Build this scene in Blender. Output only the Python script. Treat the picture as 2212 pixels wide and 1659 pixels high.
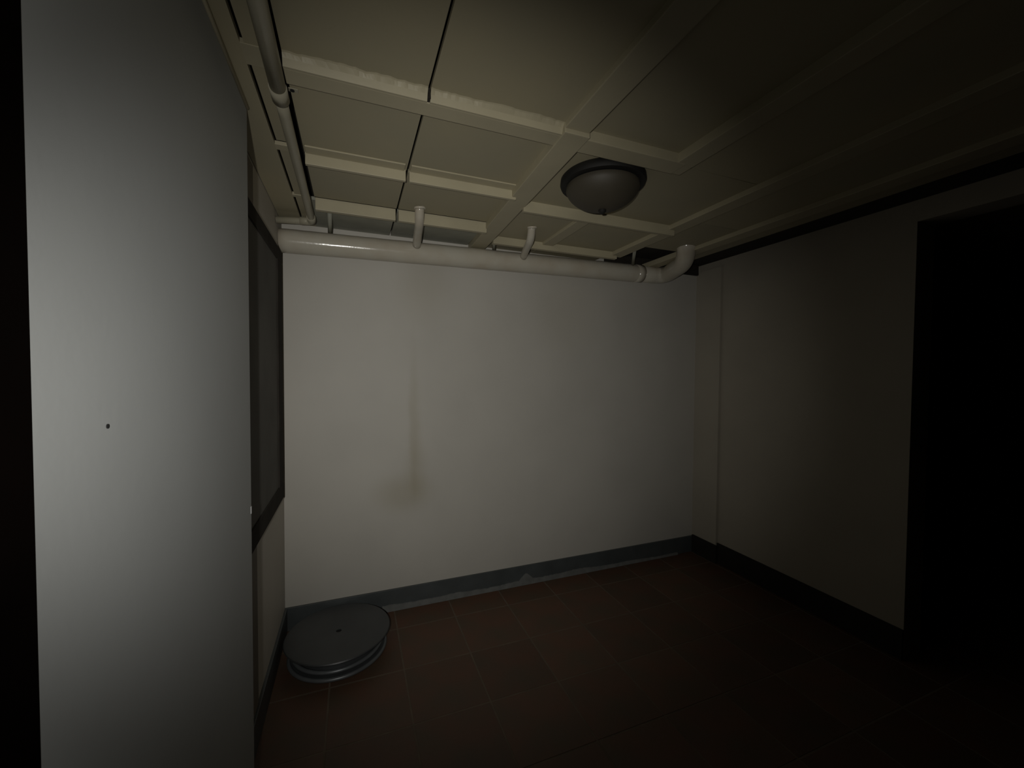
import bpy, bmesh, math, random
from mathutils import Vector, Matrix

random.seed(7)
scene = bpy.context.scene
for o in list(bpy.data.objects):
    bpy.data.objects.remove(o)
COL = scene.collection

# ------------------------------------------------------------------ camera
EYE = 1.5
YAW, PITCH, ROLL = math.radians(21.2536), math.radians(1.609), math.radians(0.3723)
fwd = Vector((math.sin(YAW) * math.cos(PITCH), math.cos(YAW) * math.cos(PITCH), -math.sin(PITCH)))
rgt = Vector((math.cos(YAW), -math.sin(YAW), 0))
upv = rgt.cross(fwd)
r2 = rgt * math.cos(ROLL) + upv * math.sin(ROLL)
u2 = upv * math.cos(ROLL) - rgt * math.sin(ROLL)
cam = bpy.data.cameras.new('camera')
cam.sensor_fit = 'HORIZONTAL'
cam.sensor_width = 36.0
cam.lens = 879.78 / 2212.0 * 36.0
cam.clip_start = 0.01
co = bpy.data.objects.new('camera', cam)
COL.objects.link(co)
co.matrix_world = Matrix(((r2.x, u2.x, -fwd.x, 0), (r2.y, u2.y, -fwd.y, 0),
                          (r2.z, u2.z, -fwd.z, EYE), (0, 0, 0, 1)))
scene.camera = co

# ------------------------------------------------------------------ world: a room without windows, lamp off
w = bpy.data.worlds.new('world')
scene.world = w
w.use_nodes = True
w.node_tree.nodes['Background'].inputs[0].default_value = (0, 0, 0, 1)
w.node_tree.nodes['Background'].inputs[1].default_value = 0.0

# ------------------------------------------------------------------ lights: a hand torch held at the doorway, plus an added fill
ld = bpy.data.lights.new('torch', 'SPOT')
ld.energy = 80
ld.color = (1.0, 0.975, 0.915)
ld.spot_size = math.radians(89)
ld.spot_blend = 1.0
ld.shadow_soft_size = 0.012
torch = bpy.data.objects.new('torch', ld)
COL.objects.link(torch)
torch.location = (-0.11, -0.06, EYE + 0.0)
tdir = Vector((math.sin(math.radians(17)), math.cos(math.radians(17)), -0.03))
torch.rotation_euler = tdir.to_track_quat('-Z', 'Y').to_euler()

sp = bpy.data.lights.new('left_fill', 'SPOT')            # added wide fill, aimed left to brighten the pier; no real source
sp.energy = 9.0
sp.color = ld.color
sp.spot_size = math.radians(120)
sp.spot_blend = 1.0
sp.shadow_soft_size = 0.012
fill = bpy.data.objects.new('left_fill', sp)
COL.objects.link(fill)
fill.location = torch.location
fill.rotation_euler = Vector((math.sin(math.radians(-14)), math.cos(math.radians(-14)), 0.0)).to_track_quat('-Z', 'Y').to_euler()

vs = scene.view_settings
vs.view_transform = 'Standard'
vs.look = 'None'
vs.exposure = 0.0
vs.gamma = 1.0
vs.use_curve_mapping = False
scene.cycles.use_denoising = True
scene.cycles.max_bounces = 8

# ------------------------------------------------------------------ materials
ALBEDO_SCALE = 0.66
def material(name, color, rough=0.6, metal=0.0, var=0.06, scale=6.0, bump=0.0, bscale=120.0,
             tint=None, per_object=0.0, spec=0.5):
    color = tuple(c * ALBEDO_SCALE for c in color)                 # every colour scaled darker, so less light bounces
    tint = tuple(c * ALBEDO_SCALE for c in tint) if tint else None
    m = bpy.data.materials.new(name)
    m.use_nodes = True
    nt = m.node_tree
    b = nt.nodes['Principled BSDF']
    b.inputs['Roughness'].default_value = rough
    b.inputs['Metallic'].default_value = metal
    b.inputs['Specular IOR Level'].default_value = spec
    tc = nt.nodes.new('ShaderNodeTexCoord')
    nz = nt.nodes.new('ShaderNodeTexNoise')
    nz.inputs['Scale'].default_value = scale
    nz.inputs['Detail'].default_value = 5
    nt.links.new(tc.outputs['Object'], nz.inputs['Vector'])
    mx = nt.nodes.new('ShaderNodeMix')
    mx.data_type = 'RGBA'
    c2 = tint if tint else tuple(c * (1 - 2.2 * var) for c in color)
    mx.inputs[6].default_value = (*color, 1)
    mx.inputs[7].default_value = (*c2, 1)
    ramp = nt.nodes.new('ShaderNodeMapRange')
    ramp.inputs[1].default_value = 0.35
    ramp.inputs[2].default_value = 0.7
    nt.links.new(nz.outputs['Fac'], ramp.inputs[0])
    nt.links.new(ramp.outputs[0], mx.inputs[0])
    out = mx.outputs[2]
    if per_object:
        oi = nt.nodes.new('ShaderNodeObjectInfo')
        mr = nt.nodes.new('ShaderNodeMapRange')
        mr.inputs[3].default_value = 1 - per_object
        mr.inputs[4].default_value = 1 + per_object
        nt.links.new(oi.outputs['Random'], mr.inputs[0])
        vm = nt.nodes.new('ShaderNodeVectorMath')
        vm.operation = 'SCALE'
        nt.links.new(out, vm.inputs[0])
        nt.links.new(mr.outputs[0], vm.inputs['Scale'])
        out = vm.outputs[0]
    nt.links.new(out, b.inputs['Base Color'])
    if bump:
        n2 = nt.nodes.new('ShaderNodeTexNoise')
        n2.inputs['Scale'].default_value = bscale
        n2.inputs['Detail'].default_value = 4
        nt.links.new(tc.outputs['Object'], n2.inputs['Vector'])
        bp = nt.nodes.new('ShaderNodeBump')
        bp.inputs['Strength'].default_value = bump
        bp.inputs['Distance'].default_value = 0.004
        nt.links.new(n2.outputs['Fac'], bp.inputs['Height'])
        nt.links.new(bp.outputs[0], b.inputs['Normal'])
    return m

def stained_wall():
    """white painted wall with the brown trickle that runs down from the pipe"""
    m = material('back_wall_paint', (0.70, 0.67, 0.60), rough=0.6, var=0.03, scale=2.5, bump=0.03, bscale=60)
    nt = m.node_tree
    b = nt.nodes['Principled BSDF']
    src = b.inputs['Base Color'].links[0].from_socket
    tc = [n for n in nt.nodes if n.bl_idname == 'ShaderNodeTexCoord'][0]
    sep = nt.nodes.new('ShaderNodeSeparateXYZ')
    nt.links.new(tc.outputs['Object'], sep.inputs[0])
    nz = nt.nodes.new('ShaderNodeTexNoise')
    nz.inputs['Scale'].default_value = 7
    nz.inputs['Detail'].default_value = 6
    nt.links.new(tc.outputs['Object'], nz.inputs['Vector'])

    def M(op, a, c=None, clamp=False):
        n = nt.nodes.new('ShaderNodeMath')
        n.operation = op
        n.use_clamp = clamp
        for k, v in enumerate((a, c)):
            if v is None:
                continue
            if isinstance(v, (int, float)):
                n.inputs[k].default_value = v
            else:
                nt.links.new(v, n.inputs[k])
        return n.outputs[0]
    X, Z = sep.outputs[0], sep.outputs[2]
    nzc = M('MULTIPLY', M('SUBTRACT', nz.outputs['Fac'], 0.5), 0.035)
    Xn = M('ADD', X, nzc)

    def blob(cx, cz, rx, rz):
        dx = M('DIVIDE', M('SUBTRACT', Xn, cx), rx)
        dz = M('DIVIDE', M('SUBTRACT', Z, cz), rz)
        d = M('SQRT', M('ADD', M('MULTIPLY', dx, dx), M('MULTIPLY', dz, dz)))
        s = nt.nodes.new('ShaderNodeMapRange')
        s.interpolation_type = 'SMOOTHSTEP'
        s.inputs[1].default_value = 1.0
        s.inputs[2].default_value = 0.15
        nt.links.new(d, s.inputs[0])
        return s.outputs[0]
    parts = [(blob(0.352, 1.20, 0.040, 0.75), 0.16), (blob(0.362, 1.15, 0.060, 0.50), 0.20),
             (blob(0.37, 0.88, 0.11, 0.26), 0.26), (blob(0.29, 0.735, 0.26, 0.17), 0.40),
             (blob(0.42, 2.06, 0.24, 0.34), 0.20), (blob(1.45, 1.95, 0.40, 0.42), 0.16)]
    tot = None
    for sck, k in parts:
        v = M('MULTIPLY', sck, k)
        tot = v if tot is None else M('ADD', tot, v)
    tot = M('MINIMUM', tot, 0.75)
    mx = nt.nodes.new('ShaderNodeMix')
    mx.data_type = 'RGBA'
    nt.links.new(tot, mx.inputs[0])
    nt.links.new(src, mx.inputs[6])
    mx.inputs[7].default_value = (0.46 * ALBEDO_SCALE, 0.405 * ALBEDO_SCALE, 0.28 * ALBEDO_SCALE, 1)
    nt.links.new(mx.outputs[2], b.inputs['Base Color'])
    return m

MAT = {
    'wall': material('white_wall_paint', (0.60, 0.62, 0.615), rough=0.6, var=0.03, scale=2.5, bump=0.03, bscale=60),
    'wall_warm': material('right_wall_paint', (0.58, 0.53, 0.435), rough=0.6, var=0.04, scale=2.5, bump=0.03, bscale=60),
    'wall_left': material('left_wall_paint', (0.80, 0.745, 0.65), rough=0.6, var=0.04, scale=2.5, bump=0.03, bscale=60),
    'back': stained_wall(),
    'panel': material('cream_ceiling_board', (0.53, 0.47, 0.31), rough=0.55, var=0.05, scale=2.2, bump=0.06,
                      bscale=60, per_object=0.05, tint=(0.47, 0.43, 0.30)),
    'batten': material('cream_batten_paint', (0.60, 0.54, 0.37), rough=0.5, var=0.05, scale=5, bump=0.08, bscale=70),
    'void': material('dark_ceiling_void', (0.025, 0.02, 0.012), rough=0.9),
    'pipe': material('cream_pipe_paint', (0.72, 0.68, 0.57), rough=0.17, var=0.06, scale=9, bump=0.10, bscale=45,
                     tint=(0.66, 0.59, 0.47)),
    'conduit': material('conduit_paint', (0.50, 0.465, 0.35), rough=0.35, var=0.06, scale=9, bump=0.06, bscale=60),
    'base': material('blue_grey_baseboard', (0.105, 0.118, 0.120), rough=0.4, var=0.10, scale=8, bump=0.15, bscale=40),
    'base_dark': material('dark_brown_baseboard', (0.040, 0.036, 0.031), rough=0.7, var=0.1, scale=8, spec=0.2),
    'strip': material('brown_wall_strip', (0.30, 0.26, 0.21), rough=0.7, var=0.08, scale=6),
    'panel_grey': material('grey_green_ceiling_board', (0.47, 0.47, 0.385), rough=0.6, var=0.08, scale=9, bump=0.06, bscale=60),
    'mortar': material('pale_mortar', (0.22, 0.225, 0.215), rough=0.8, var=0.12, scale=18, bump=0.4, bscale=60),
    'tile': material('red_brown_tile', (0.175, 0.082, 0.048), rough=0.55, var=0.10, scale=5, per_object=0.12,
                     tint=(0.125, 0.088, 0.054), bump=0.10, bscale=30),
    'grout': material('tile_grout', (0.22, 0.165, 0.115), rough=0.85, var=0.12, scale=12),
    'board': material('dark_board', (0.225, 0.218, 0.20), rough=0.8, var=0.10, scale=4, spec=0.2),
    'board_frame': material('dark_board_frame', (0.070, 0.062, 0.053), rough=0.9, var=0.12, scale=10, spec=0.10),
    'wood': material('dark_brown_frame', (0.0045, 0.0025, 0.0018), rough=0.9, var=0.15, scale=10, spec=0.02),
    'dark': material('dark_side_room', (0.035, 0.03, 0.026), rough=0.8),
    'reel': material('grey_reel_paint', (0.085, 0.091, 0.094), rough=0.42, var=0.10, scale=7, bump=0.05),
    'reel_rim': material('reel_rim_steel', (0.26, 0.28, 0.29), rough=0.35, metal=0.3, var=0.1, scale=12),
    'hole': material('hole_black', (0.008, 0.008, 0.008), rough=0.9),
    'bowl': material('smoky_bowl_glass', (0.090, 0.077, 0.053), rough=0.6, var=0.10, scale=5),
    'canopy': material('dark_bronze', (0.009, 0.008, 0.006), rough=0.7),
    'chip': material('chipped_plaster', (0.85, 0.86, 0.86), rough=0.8),
}

# ------------------------------------------------------------------ mesh helpers
def finish(name, bm, mat, parent=None, smooth=False):
    bmesh.ops.recalc_face_normals(bm, faces=bm.faces)
    me = bpy.data.meshes.new(name)
    bm.to_mesh(me)
    bm.free()
    me.materials.append(MAT[mat])
    if smooth:
        for p in me.polygons:
            p.use_smooth = True
    o = bpy.data.objects.new(name, me)
    COL.objects.link(o)
    if parent:
        o.parent = parent
    return o

def add_box(bm, x0, x1, y0, y1, z0, z1):
    v = [bm.verts.new(p) for p in ((x0, y0, z0), (x1, y0, z0), (x1, y1, z0), (x0, y1, z0),
                                   (x0, y0, z1), (x1, y0, z1), (x1, y1, z1), (x0, y1, z1))]
    for f in ((0, 3, 2, 1), (4, 5, 6, 7), (0, 1, 5, 4), (1, 2, 6, 5), (2, 3, 7, 6), (3, 0, 4, 7)):
        bm.faces.new([v[i] for i in f])
    return v

def box(name, mat, x0, x1, y0, y1, z0, z1, parent=None, bevel=0.0, shear=0.0):
    """box; shear moves the far end sideways (metres in x between y0 and y1)"""
    bm = bmesh.new()
    v = add_box(bm, x0, x1, y0, y1, z0, z1)
    for q in (v[2], v[3], v[6], v[7]):
        q.co.x += shear
    if bevel:
        bmesh.ops.bevel(bm, geom=list(bm.edges), offset=bevel, segments=2, affect='EDGES', profile=0.6)
    return finish(name, bm, mat, parent)

def prism_x(name, mat, prof, x0, x1, parent=None):
    """extrude a (y,z) profile along x"""
    bm = bmesh.new()
    a = [bm.verts.new((x0, y, z)) for y, z in prof]
    b = [bm.verts.new((x1, y, z)) for y, z in prof]
    n = len(prof)
    bm.faces.new(a)
    bm.faces.new(b[::-1])
    for i in range(n):
        bm.faces.new((a[i], a[(i + 1) % n], b[(i + 1) % n], b[i]))
    return finish(name, bm, mat, parent)

def round_path(pts, rad, seg=8):
    pts = [Vector(p) for p in pts]
    out = [pts[0]]
    for i in range(1, len(pts) - 1):
        a, b, c = pts[i - 1], pts[i], pts[i + 1]
        d1, d2 = (a - b), (c - b)
        r = min(rad, d1.length * 0.48, d2.length * 0.48)
        p0, p1 = b + d1.normalized() * r, b + d2.normalized() * r
        for k in range(seg + 1):
            t = k / seg
            out.append(p0 * (1 - t) ** 2 + b * 2 * t * (1 - t) + p1 * t * t)
    out.append(pts[-1])
    return out

def tube(name, mat, path, r, parent=None, n=24, wobble=0.0):
    path = [Vector(p) for p in path]
    bm = bmesh.new()
    t0 = (path[1] - path[0]).normalized()
    nrm = t0.orthogonal().normalized()
    rings = []
    for i, p in enumerate(path):
        a = path[max(i - 1, 0)]
        c = path[min(i + 1, len(path) - 1)]
        t = (c - a).normalized()
        nrm = (nrm - t * nrm.dot(t)).normalized()
        bn = t.cross(nrm)
        rr = (r[i] if isinstance(r, (list, tuple)) else r)
        rr *= 1 + wobble * random.uniform(-1, 1)
        rings.append([bm.verts.new(p + (nrm * math.cos(2 * math.pi * k / n) + bn * math.sin(2 * math.pi * k / n)) * rr)
                      for k in range(n)])
    for a, b in zip(rings, rings[1:]):
        for k in range(n):
            bm.faces.new((a[k], a[(k + 1) % n], b[(k + 1) % n], b[k]))
    bm.faces.new(rings[0][::-1])
    bm.faces.new(rings[-1])
    o = finish(name, bm, mat, parent, smooth=True)
    for p in o.data.polygons:
        if len(p.vertices) > 4:
            p.use_smooth = False
    return o

def lathe(name, mat, prof, loc=(0, 0, 0), parent=None, n=64):
    """turn a (radius, z) profile round the z axis"""
    bm = bmesh.new()
    rings = []
    for r, z in prof:
        if r < 1e-6:
            rings.append([bm.verts.new((0, 0, z))])
        else:
            rings.append([bm.verts.new((r * math.cos(2 * math.pi * k / n), r * math.sin(2 * math.pi * k / n), z))
                          for k in range(n)])
    for a, b in zip(rings, rings[1:]):
        for k in range(n):
            va = [a[0]] if len(a) == 1 else [a[k], a[(k + 1) % n]]
            vb = [b[0]] if len(b) == 1 else [b[(k + 1) % n], b[k]]
            if len(va) + len(vb) >= 3:
                bm.faces.new(va + vb)
    o = finish(name, bm, mat, parent)
    o.location = loc
    bm2 = o.data
    for p in bm2.polygons:
        p.use_smooth = True
    try:
        bm2.set_sharp_from_angle(angle=math.radians(40))
    except Exception:
        pass
    return o

def struct(o, label, cat):
    o['kind'] = 'structure'
    o['label'] = label
    o['category'] = cat
    return o

def thing(name, loc, label, cat):
    o = bpy.data.objects.new(name, None)
    COL.objects.link(o)
    o.location = loc
    o.empty_display_size = 0.05
    o['label'] = label
    o['category'] = cat
    return o

def adopt(root):
    """parts are built in world coordinates: keep them there under a moved root"""
    root.matrix_basis = Matrix.Translation(root.location)
    inv = root.matrix_basis.inverted()
    for c in root.children:
        c.matrix_parent_inverse = inv

# ------------------------------------------------------------------ main dimensions (metres)
XL, XP = -0.374, -0.310           # left wall, face of the white pier in front of it
XR1, XR2 = 2.666, 2.690           # right wall: the boxed corner and the wall itself
YB = 2.628                        # back wall
ZC = EYE + 0.835                  # underside of the ceiling boards
YF = -0.85                        # the room goes on behind the camera

# ------------------------------------------------------------------ walls
struct(box('wall_back', 'back', XL - 0.15, XR2 + 0.15, YB, YB + 0.15, -0.05, ZC + 0.12),
       'white back wall with a brown trickle stain below the fat pipe', 'wall')
struct(box('wall_left', 'wall_left', XL - 0.15, XL, 1.40, YB, -0.05, ZC + 0.12),
       'white left wall behind the dark framed board', 'wall')
pier = struct(box('wall_left_pier', 'wall', XL - 0.15, XP, 0.570, 1.520, -0.05, ZC - 0.004),
              'smooth white pier standing in front of the left wall', 'wall')
box('chip', 'chip', XP - 0.004, XP + 0.0012, 1.513, 1.5212, EYE - 0.460, EYE - 0.437, parent=pier)
lathe('screw_hole', 'hole', [(0.0, 0.0), (0.0032, 0.0), (0.0032, 0.0008), (0.0, 0.001)],
      parent=pier, n=16).matrix_basis = Matrix.Translation((XP, 0.708, EYE - 0.076)) @ Matrix.Rotation(math.pi / 2, 4, 'Y')
tube('cornice_bead', 'batten', [(XP + 0.001, 0.572, ZC - 0.009), (XP + 0.001, 1.518, ZC - 0.009)], 0.0065, pier, n=12)
struct(box('left_wall_strip', 'strip', XL, XL + 0.004, 1.522, 1.905, 0.136, ZC - 0.02),  # thin strip, darker and browner than the left wall
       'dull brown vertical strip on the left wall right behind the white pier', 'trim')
struct(box('trim_1', 'wood', XL - 0.15, XP + 0.0004, 0.44, 0.5698, 0, ZC - 0.004),
       'dark brown timber post at the near end of the white pier', 'door frame')
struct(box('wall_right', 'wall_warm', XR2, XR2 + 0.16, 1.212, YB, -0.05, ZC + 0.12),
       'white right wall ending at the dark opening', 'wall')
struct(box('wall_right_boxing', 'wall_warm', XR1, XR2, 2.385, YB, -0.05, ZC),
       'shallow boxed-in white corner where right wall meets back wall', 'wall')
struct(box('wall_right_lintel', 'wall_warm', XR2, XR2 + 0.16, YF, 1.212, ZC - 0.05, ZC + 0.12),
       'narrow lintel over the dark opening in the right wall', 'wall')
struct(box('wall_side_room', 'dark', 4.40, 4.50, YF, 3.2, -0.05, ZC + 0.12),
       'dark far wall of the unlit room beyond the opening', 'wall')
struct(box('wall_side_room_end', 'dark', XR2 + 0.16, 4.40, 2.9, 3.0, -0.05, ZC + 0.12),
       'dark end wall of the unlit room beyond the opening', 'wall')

# ------------------------------------------------------------------ floor with its tiles
floor = struct(box('floor', 'grout', XL - 0.15, 4.40, YF, YB + 0.02, -0.10, -0.0010),
               'red-brown square tiles with pale grout lines', 'floor')
P = 0.3453
GAP = 0.0040
meshes = {}
xs = [0.232 + P * k for k in range(-2, 13)]
ys = [2.070 + P * k for k in range(-9, 3)]
for xa, xb in zip(xs, xs[1:]):
    for ya, yb in zip(ys, ys[1:]):
        x0, x1 = max(xa, XL) + GAP, min(xb, 4.40) - GAP
        y0, y1 = max(ya, YF) + GAP, min(yb, YB) - GAP
        if x1 - x0 < 0.03 or y1 - y0 < 0.03:
            continue
        key = (round(x1 - x0, 3), round(y1 - y0, 3))
        if key not in meshes:
            t = box('tile', 'tile', -key[0] / 2, key[0] / 2, -key[1] / 2, key[1] / 2, -0.009, 0.0, floor, bevel=0.0010)
            meshes[key] = t.data
        else:
            t = bpy.data.objects.new('tile', meshes[key])
            COL.objects.link(t)
            t.parent = floor
        t.location = ((x0 + x1) / 2, (y0 + y1) / 2, random.uniform(-0.0003, 0.0))

# ------------------------------------------------------------------ baseboards
bb = struct(box('baseboard_back', 'base', XL, XR1, YB - 0.013, YB, 0.0, 0.134, bevel=0.002),
            'dark blue-grey baseboard along the back wall', 'baseboard')
bm = bmesh.new()                                            # uneven pale mortar along its foot
N = 150
rows = []
for i in range(N + 1):
    x = 0.16 + (2.50 - 0.16) * i / N
    h = 0.034 + 0.007 * math.sin(x * 9) * math.sin(x * 4.3 + 1) + random.uniform(-0.0025, 0.0025)
    h *= max(0.35, 1.0 - max(0, x - 1.5) * 0.5)
    if abs(x - 1.135) < 0.055:
        h = max(h, 0.034 + 0.050 * (1 - abs(x - 1.135) / 0.055) ** 0.8)
    y = YB - 0.013
    rows.append([bm.verts.new(p) for p in ((x, y + 0.001, h), (x, y - 0.005, h - 0.003), (x, y - 0.011, 0.001), (x, y + 0.001, 0.001))])
for a, b in zip(rows, rows[1:]):
    for k in range(4):
        bm.faces.new((a[k], a[(k + 1) % 4], b[(k + 1) % 4], b[k]))
bm.faces.new(rows[0])
bm.faces.new(rows[-1][::-1])
finish('mortar_strip', bm, 'mortar', bb)['label'] = 'uneven pale mortar smeared along the foot'
struct(box('baseboard_left', 'base', XL, XL + 0.013, 1.522, YB - 0.013, 0.0, 0.134, bevel=0.002),
       'dark baseboard along the left wall beside the grey reel', 'baseboard')
br = struct(box('baseboard_right', 'base_dark', XR2 - 0.013, XR2, 1.212, 2.385, 0.0, 0.160),
            'dark baseboard along the right wall', 'baseboard')
struct(box('baseboard_right_boxing', 'base_dark', XR1 - 0.013, XR1, 2.372, YB - 0.013, 0.0, 0.145),
       'short dark baseboard round the boxed corner', 'baseboard')

# ------------------------------------------------------------------ ceiling: boards, battens and downstand strips
ceil = struct(box('ceiling', 'void', XL - 0.15, 4.45, YF, YB + 0.05, ZC + 0.060, ZC + 0.14),
              'cream boarded ceiling with battens and open joints', 'ceiling')
G = 0.004                                                   # half of an open joint
def board(x0, x1, y0, y1, dz=0.0, th=0.016, name='ceiling_board', mat='panel'):
    return box(name, mat, x0, x1, y0, y1, ZC + dz, ZC + dz + th, ceil, bevel=0.0012)
def batten(x0, x1, y0, y1, drop, th=None, shear=0.0, name='batten', mat='batten', bevel=0.003):
    return box(name, mat, x0, x1, y0, y1, ZC - drop, ZC + (th or 0.012), ceil, bevel=bevel, shear=shear)

Y1, Y1b = 1.242, 1.327                                      # first cross batten
Y2, Y3 = 1.755, 2.195                                       # downstand strips behind it
Y2r, Y3r = 1.842, 2.385                                     # the same right of the long batten
# left edge board along the wall, then the narrow board the conduit runs under
board(XL + 0.002, -0.266, YF, YB - 0.002, dz=-0.002, name='edge_board')
for ya, yb in ((YF, Y1 - 0.004), (Y1 + 0.075, Y2 - 0.05), (Y2 + 0.02, Y3 - 0.01), (Y3 + 0.025, YB - 0.002)):
    board(-0.257, -0.197, ya, yb, name='narrow_board')
for ya, yb in ((Y1 - 0.004, Y1 + 0.075), (Y2 - 0.022, Y2 + 0.018), (Y3 - 0.006, Y3 + 0.022)):
    batten(-0.268, -0.190, ya, yb, 0.002, name='bridging_batten', bevel=0.001)
def fillet(x0, x1, n=40):
    bm = bmesh.new()
    rows, wob = [], 0.0
    for i in range(n + 1):
        x = x0 + (x1 - x0) * i / n
        wob = 0.75 * wob + random.uniform(-0.003, 0.003)
        pr_ = [(Y1 - 0.022 + wob, ZC + 0.002), (Y1 - 0.013 + wob, ZC - 0.0022), (Y1 - 0.004, ZC - 0.012), (Y1 + 0.003, ZC - 0.0300),
               (Y1 + 0.012, ZC - 0.0295), (Y1 + 0.012, ZC + 0.002)]
        rows.append([bm.verts.new((x, y, z)) for y, z in pr_])
    for a, b in zip(rows, rows[1:]):
        for q in range(6):
            bm.faces.new((a[q], a[(q + 1) % 6], b[(q + 1) % 6], b[q]))
    bm.faces.new(rows[0])
    bm.faces.new(rows[-1][::-1])
    return finish('fillet', bm, 'batten', ceil, smooth=False)
# boards of the left half, two columns split by an open joint
for xa, xb in ((-0.172, 0.212 - G), (0.212 + G, 0.700)):
    board(xa, xb, YF, Y1 + 0.01)
    board(xa, xb, Y1b - 0.02, Y2 + 0.004)
    board(xa, xb, Y2 + 0.018, Y3 - 0.013)
    board(xa - (0.025 if xa < 0 else 0), xb, Y3 + 0.028, YB - 0.002, mat='panel_grey')
    box('joint_seal', 'void', xa, xb, Y3 - 0.0125, Y3 - 0.0005, ZC + 0.002, ZC + 0.012, ceil)
    # sloped fillet in front of the first batten, one length for each board
    fillet(xa + 0.0005, xb - 0.0005)
    box('flat_trim', 'batten', xa + 0.006, xb - 0.010, Y2 - 0.052, Y2 - 0.001, ZC - 0.005, ZC + 0.001, ceil, bevel=0.001)
    box('downstand_strip', 'batten', xa + 0.003, xb - 0.003, Y2, Y2 + 0.018, ZC - 0.044, ZC + 0.012, ceil, bevel=0.002)
    box('downstand_strip', 'batten', xa + 0.003, xb - 0.003, Y3, Y3 + 0.026, ZC - 0.055, ZC + 0.004, ceil, bevel=0.002)
box('joint_seal', 'void', 0.2085, 0.2155, Y1 - 0.010, Y1 + 0.012, ZC - 0.027, ZC + 0.002, ceil)
batten(-0.172, 0.70, Y1 + 0.010, Y1b - 0.010, 0.030, name='cross_batten')
# long batten from front to back
batten(0.655, 0.748, YF, Y1 - 0.02, 0.020, shear=0.004, name='long_batten')
batten(0.659, 0.756, Y1 - 0.02, YB - 0.002, 0.034, shear=0.046, name='long_batten')
# right half
R1 = 1.168
board(0.742, R1, YF, Y1 + 0.01, dz=0.006)
batten(0.752, R1 + 0.03, Y1, Y1b - 0.004, 0.030, name='cross_batten')
batten(R1 - 0.008, R1 + 0.072, YF, Y1b - 0.004, 0.028, shear=0.0, name='long_batten')
board(0.765, 1.672, Y1b - 0.02, Y2r + 0.004)
box('downstand_strip', 'batten', 0.772, 1.70, Y2r, Y2r + 0.020, ZC - 0.053, ZC + 0.004, ceil, bevel=0.002)
board(0.785, 1.155, Y2r + 0.018, YB - 0.002)
board(1.160, 1.672, Y2r + 0.018, YB - 0.002)
batten(1.130, 1.205, Y2r + 0.020, Y3r, 0.016, name='short_batten')
box('downstand_strip', 'batten', 0.80, 1.70, Y3r, Y3r + 0.03, ZC - 0.045, ZC + 0.004, ceil, bevel=0.002)
board(1.235, 1.672, YF, Y1b - 0.024)
batten(1.662, 1.750, YF, Y3r + 0.03, 0.024, name='long_batten')
board(1.748, 2.100, YF, Y2 - G)
board(1.748, 2.100, Y2 + G, 2.215)
batten(2.090, 2.180, YF, YB - 0.02, 0.024, name='long_batten')
board(2.178, 2.330, YF, YB - 0.30)
box('shade_strip', 'void', 1.755, XR1 - 0.002, YB - 0.022, YB - 0.002, ZC - 0.022, ZC + 0.058, ceil)  # added black strip standing in for the shade above the pipe's right end
board(XR2 + 0.162, 4.40, YF, YB, name='side_room_board')

# ------------------------------------------------------------------ dark framed board on the left wall
fb = thing('framed_board', (XL, 2.0, EYE - 0.69), 'dark board in a black frame hung on the left wall beside the corner', 'board')
bx0, bx1 = XL, XL + 0.016
ya, yb, za, zb = 1.56, 2.515, EYE - 0.690, EYE + 0.640
fw = 0.085
box('panel', 'board', bx0, bx0 + 0.009, ya + 0.02, yb - 0.03, za + 0.02, zb - 0.02, fb)
box('frame_rail', 'board_frame', bx0, bx1, ya, yb, zb - 0.065, zb, fb, bevel=0.003)
box('frame_rail', 'board_frame', bx0, bx1, ya, yb, za, za + fw, fb, bevel=0.003)
box('frame_stile', 'board_frame', bx0, bx1, yb - 0.13, yb, za + fw, zb - 0.065, fb, bevel=0.003)
box('frame_stile', 'board_frame', bx0, bx1, ya, ya + 0.06, za + fw, zb - 0.065, fb, bevel=0.003)
k = lathe('knob', 'hole', [(0.0, 0.0), (0.008, 0.0), (0.008, 0.006), (0.0, 0.008)], parent=fb, n=16)
k.matrix_basis = Matrix.Translation((bx0 + 0.009, 1.757, EYE + 0.04)) @ Matrix.Rotation(math.pi / 2, 4, 'Y')
adopt(fb)

# ------------------------------------------------------------------ fat pipe under the ceiling on the back wall
pr = 0.064
pipe = thing('wall_pipe', (0.9, 2.553, EYE + 0.66), 'fat cream-painted pipe running along the top of the back wall', 'pipe')
run = [Vector((XL + 0.001, 2.553, EYE + 0.713)).lerp(Vector((2.02, 2.553, EYE + 0.755)), i / 60) for i in range(61)]
tube('pipe_run', 'pipe', run, pr, pipe, n=32, wobble=0.012)
bend = round_path([(2.02, 2.553, EYE + 0.755), (2.26, 2.553, EYE + 0.757), (2.12, 2.19, EYE + 0.765), (2.03, 2.09, EYE + 0.90)], 0.17, 10)
tube('elbow', 'pipe', bend, 0.060, pipe, n=28)
tube('coupling', 'pipe', [(1.98, 2.553, EYE + 0.7543), (2.04, 2.553, EYE + 0.7555)], 0.0650, pipe, n=28)
for pts, r in (([(0.36, 2.55, EYE + 0.745), (0.345, 2.40, EYE + 0.775), (0.323, 2.175, EYE + 0.785), (0.317, 2.125, EYE + 0.875)], 0.024),
               ([(1.06, 2.55, EYE + 0.755), (1.02, 2.40, EYE + 0.775), (0.975, 2.215, EYE + 0.785), (0.960, 2.165, EYE + 0.875)], 0.023)):
    br_ = tube('branch_pipe', 'pipe', round_path(pts, 0.06, 8), r, pipe, n=20)
    x, y = pts[-1][0], pts[-1][1]
    tube('collar', 'pipe', [(x + 0.001, y + 0.002, ZC - 0.006), (x, y, ZC + 0.004)], r + 0.006, br_, n=20)
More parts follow.
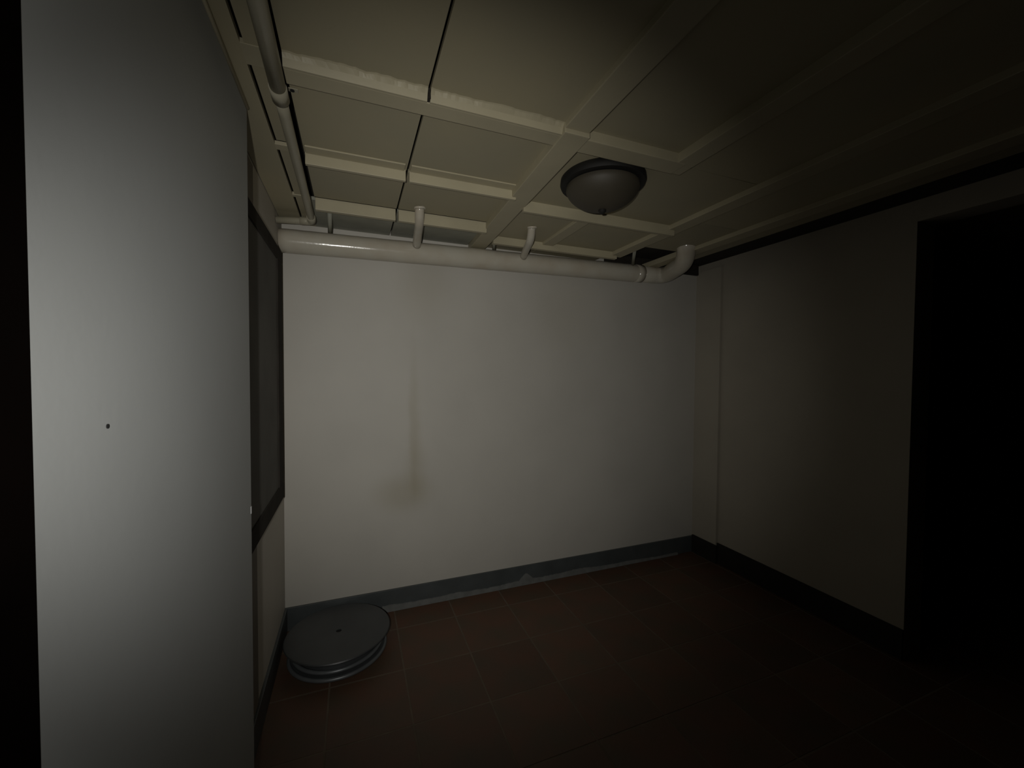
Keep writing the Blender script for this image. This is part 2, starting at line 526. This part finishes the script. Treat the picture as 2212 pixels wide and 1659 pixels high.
for top, bot in (((-0.113, 2.352, ZC), (-0.121, 2.553, EYE + 0.775)), ((0.790, 2.345, ZC), (0.860, 2.553, EYE + 0.790)),
                 ((1.735, 2.235, ZC), (1.96, 2.553, EYE + 0.800))):
    tube('hanger_strap', 'panel_grey', [top, bot], 0.0115, pipe, n=8)
adopt(pipe)

# ------------------------------------------------------------------ thin conduit along the left side of the ceiling
cz = EYE + 0.797
cd = thing('conduit', (-0.195, 1.6, cz), 'thin cream conduit running along the left side of the ceiling', 'pipe')
tube('conduit_run', 'conduit', [(-0.184, YF, cz), (-0.190, 1.0, cz), (-0.196, 1.38, cz)], 0.021, cd, n=20)
tube('conduit_run', 'conduit', [(-0.196, 1.37, cz)] + round_path([(-0.1965, 1.45, cz), (-0.203, 2.432, cz), (-0.372, 2.436, cz - 0.012)], 0.035, 8), 0.0175, cd, n=20)
tube('coupling', 'conduit', [(-0.1955, 1.325, cz), (-0.196, 1.385, cz)], 0.0235, cd, n=20)
tube('elbow', 'conduit', round_path([(-0.2025, 2.36, cz), (-0.203, 2.432, cz), (-0.262, 2.4335, cz - 0.003)], 0.035, 8), 0.0205, cd, n=20)
cl = box('saddle_clip', 'conduit', -0.222, -0.150, 1.377, 1.393, ZC - 0.0035, ZC - 0.0005, cd, bevel=0.001)
for x in (-0.183, -0.166):
    s = lathe('screw', 'hole', [(0.0, -0.003), (0.0062, -0.002), (0.0062, 0.0)], parent=cd, n=14)
    s.matrix_basis = Matrix.Translation((x, 1.385, ZC - 0.0034))
adopt(cd)

# ------------------------------------------------------------------ ceiling lamp, switched off
lx, ly = 0.995, 1.506
lamp = thing('ceiling_lamp', (lx, ly, ZC), 'unlit bowl lamp with a dark canopy under the ceiling beside the long batten', 'lamp')
lathe('canopy', 'canopy', [(0.0, 0.0), (0.170, 0.0), (0.178, -0.008), (0.180, -0.026), (0.176, -0.036), (0.0, -0.038)], parent=lamp)
bowl = [(0.140, -0.036), (0.153, -0.040)]
for i in range(1, 15):
    a = i / 14 * math.pi / 2
    bowl.append((0.155 * math.cos(a) ** 1.10 + 0.001 if i < 14 else 0.0, -0.044 - 0.094 * math.sin(a) ** 1.12))
lathe('bowl', 'bowl', bowl, parent=lamp)
lathe('finial', 'canopy', [(0.0, -0.130), (0.016, -0.134), (0.017, -0.142), (0.009, -0.152), (0.0, -0.155)], parent=lamp, n=24)

# ------------------------------------------------------------------ grey reel lying flat in the corner
rx, ry = -0.080, 2.345
reel = thing('cable_reel', (rx, ry, 0.0), 'low round grey reel lying flat on the tiles in the corner', 'reel')
lathe('top_flange', 'reel', [(0.014, 0.096), (0.014, 0.104), (0.022, 0.105), (0.250, 0.107), (0.261, 0.105), (0.264, 0.100), (0.261, 0.095), (0.20, 0.094), (0.014, 0.096)], parent=reel)
lathe('spindle_hole', 'hole', [(0.0, 0.100), (0.0155, 0.100), (0.0155, 0.096), (0.0, 0.094)], parent=reel, n=24)
lathe('core', 'reel', [(0.0, 0.010), (0.200, 0.010), (0.188, 0.030), (0.188, 0.075), (0.205, 0.0945), (0.0, 0.0945)], parent=reel)
lathe('bottom_flange', 'reel', [(0.0, 0.001), (0.226, 0.001), (0.232, 0.004), (0.232, 0.012), (0.215, 0.016), (0.0, 0.016)], parent=reel)
def ring(name, R, z, r):
    pts = [(r * math.cos(a), r * math.sin(a)) for a in [2 * math.pi * k / 12 for k in range(13)]]
    return lathe(name, 'reel_rim', [(R + a, z + b) for a, b in pts], parent=reel)
ring('rim', 0.238, 0.0105, 0.0100)
ring('rim', 0.218, 0.035, 0.0100)
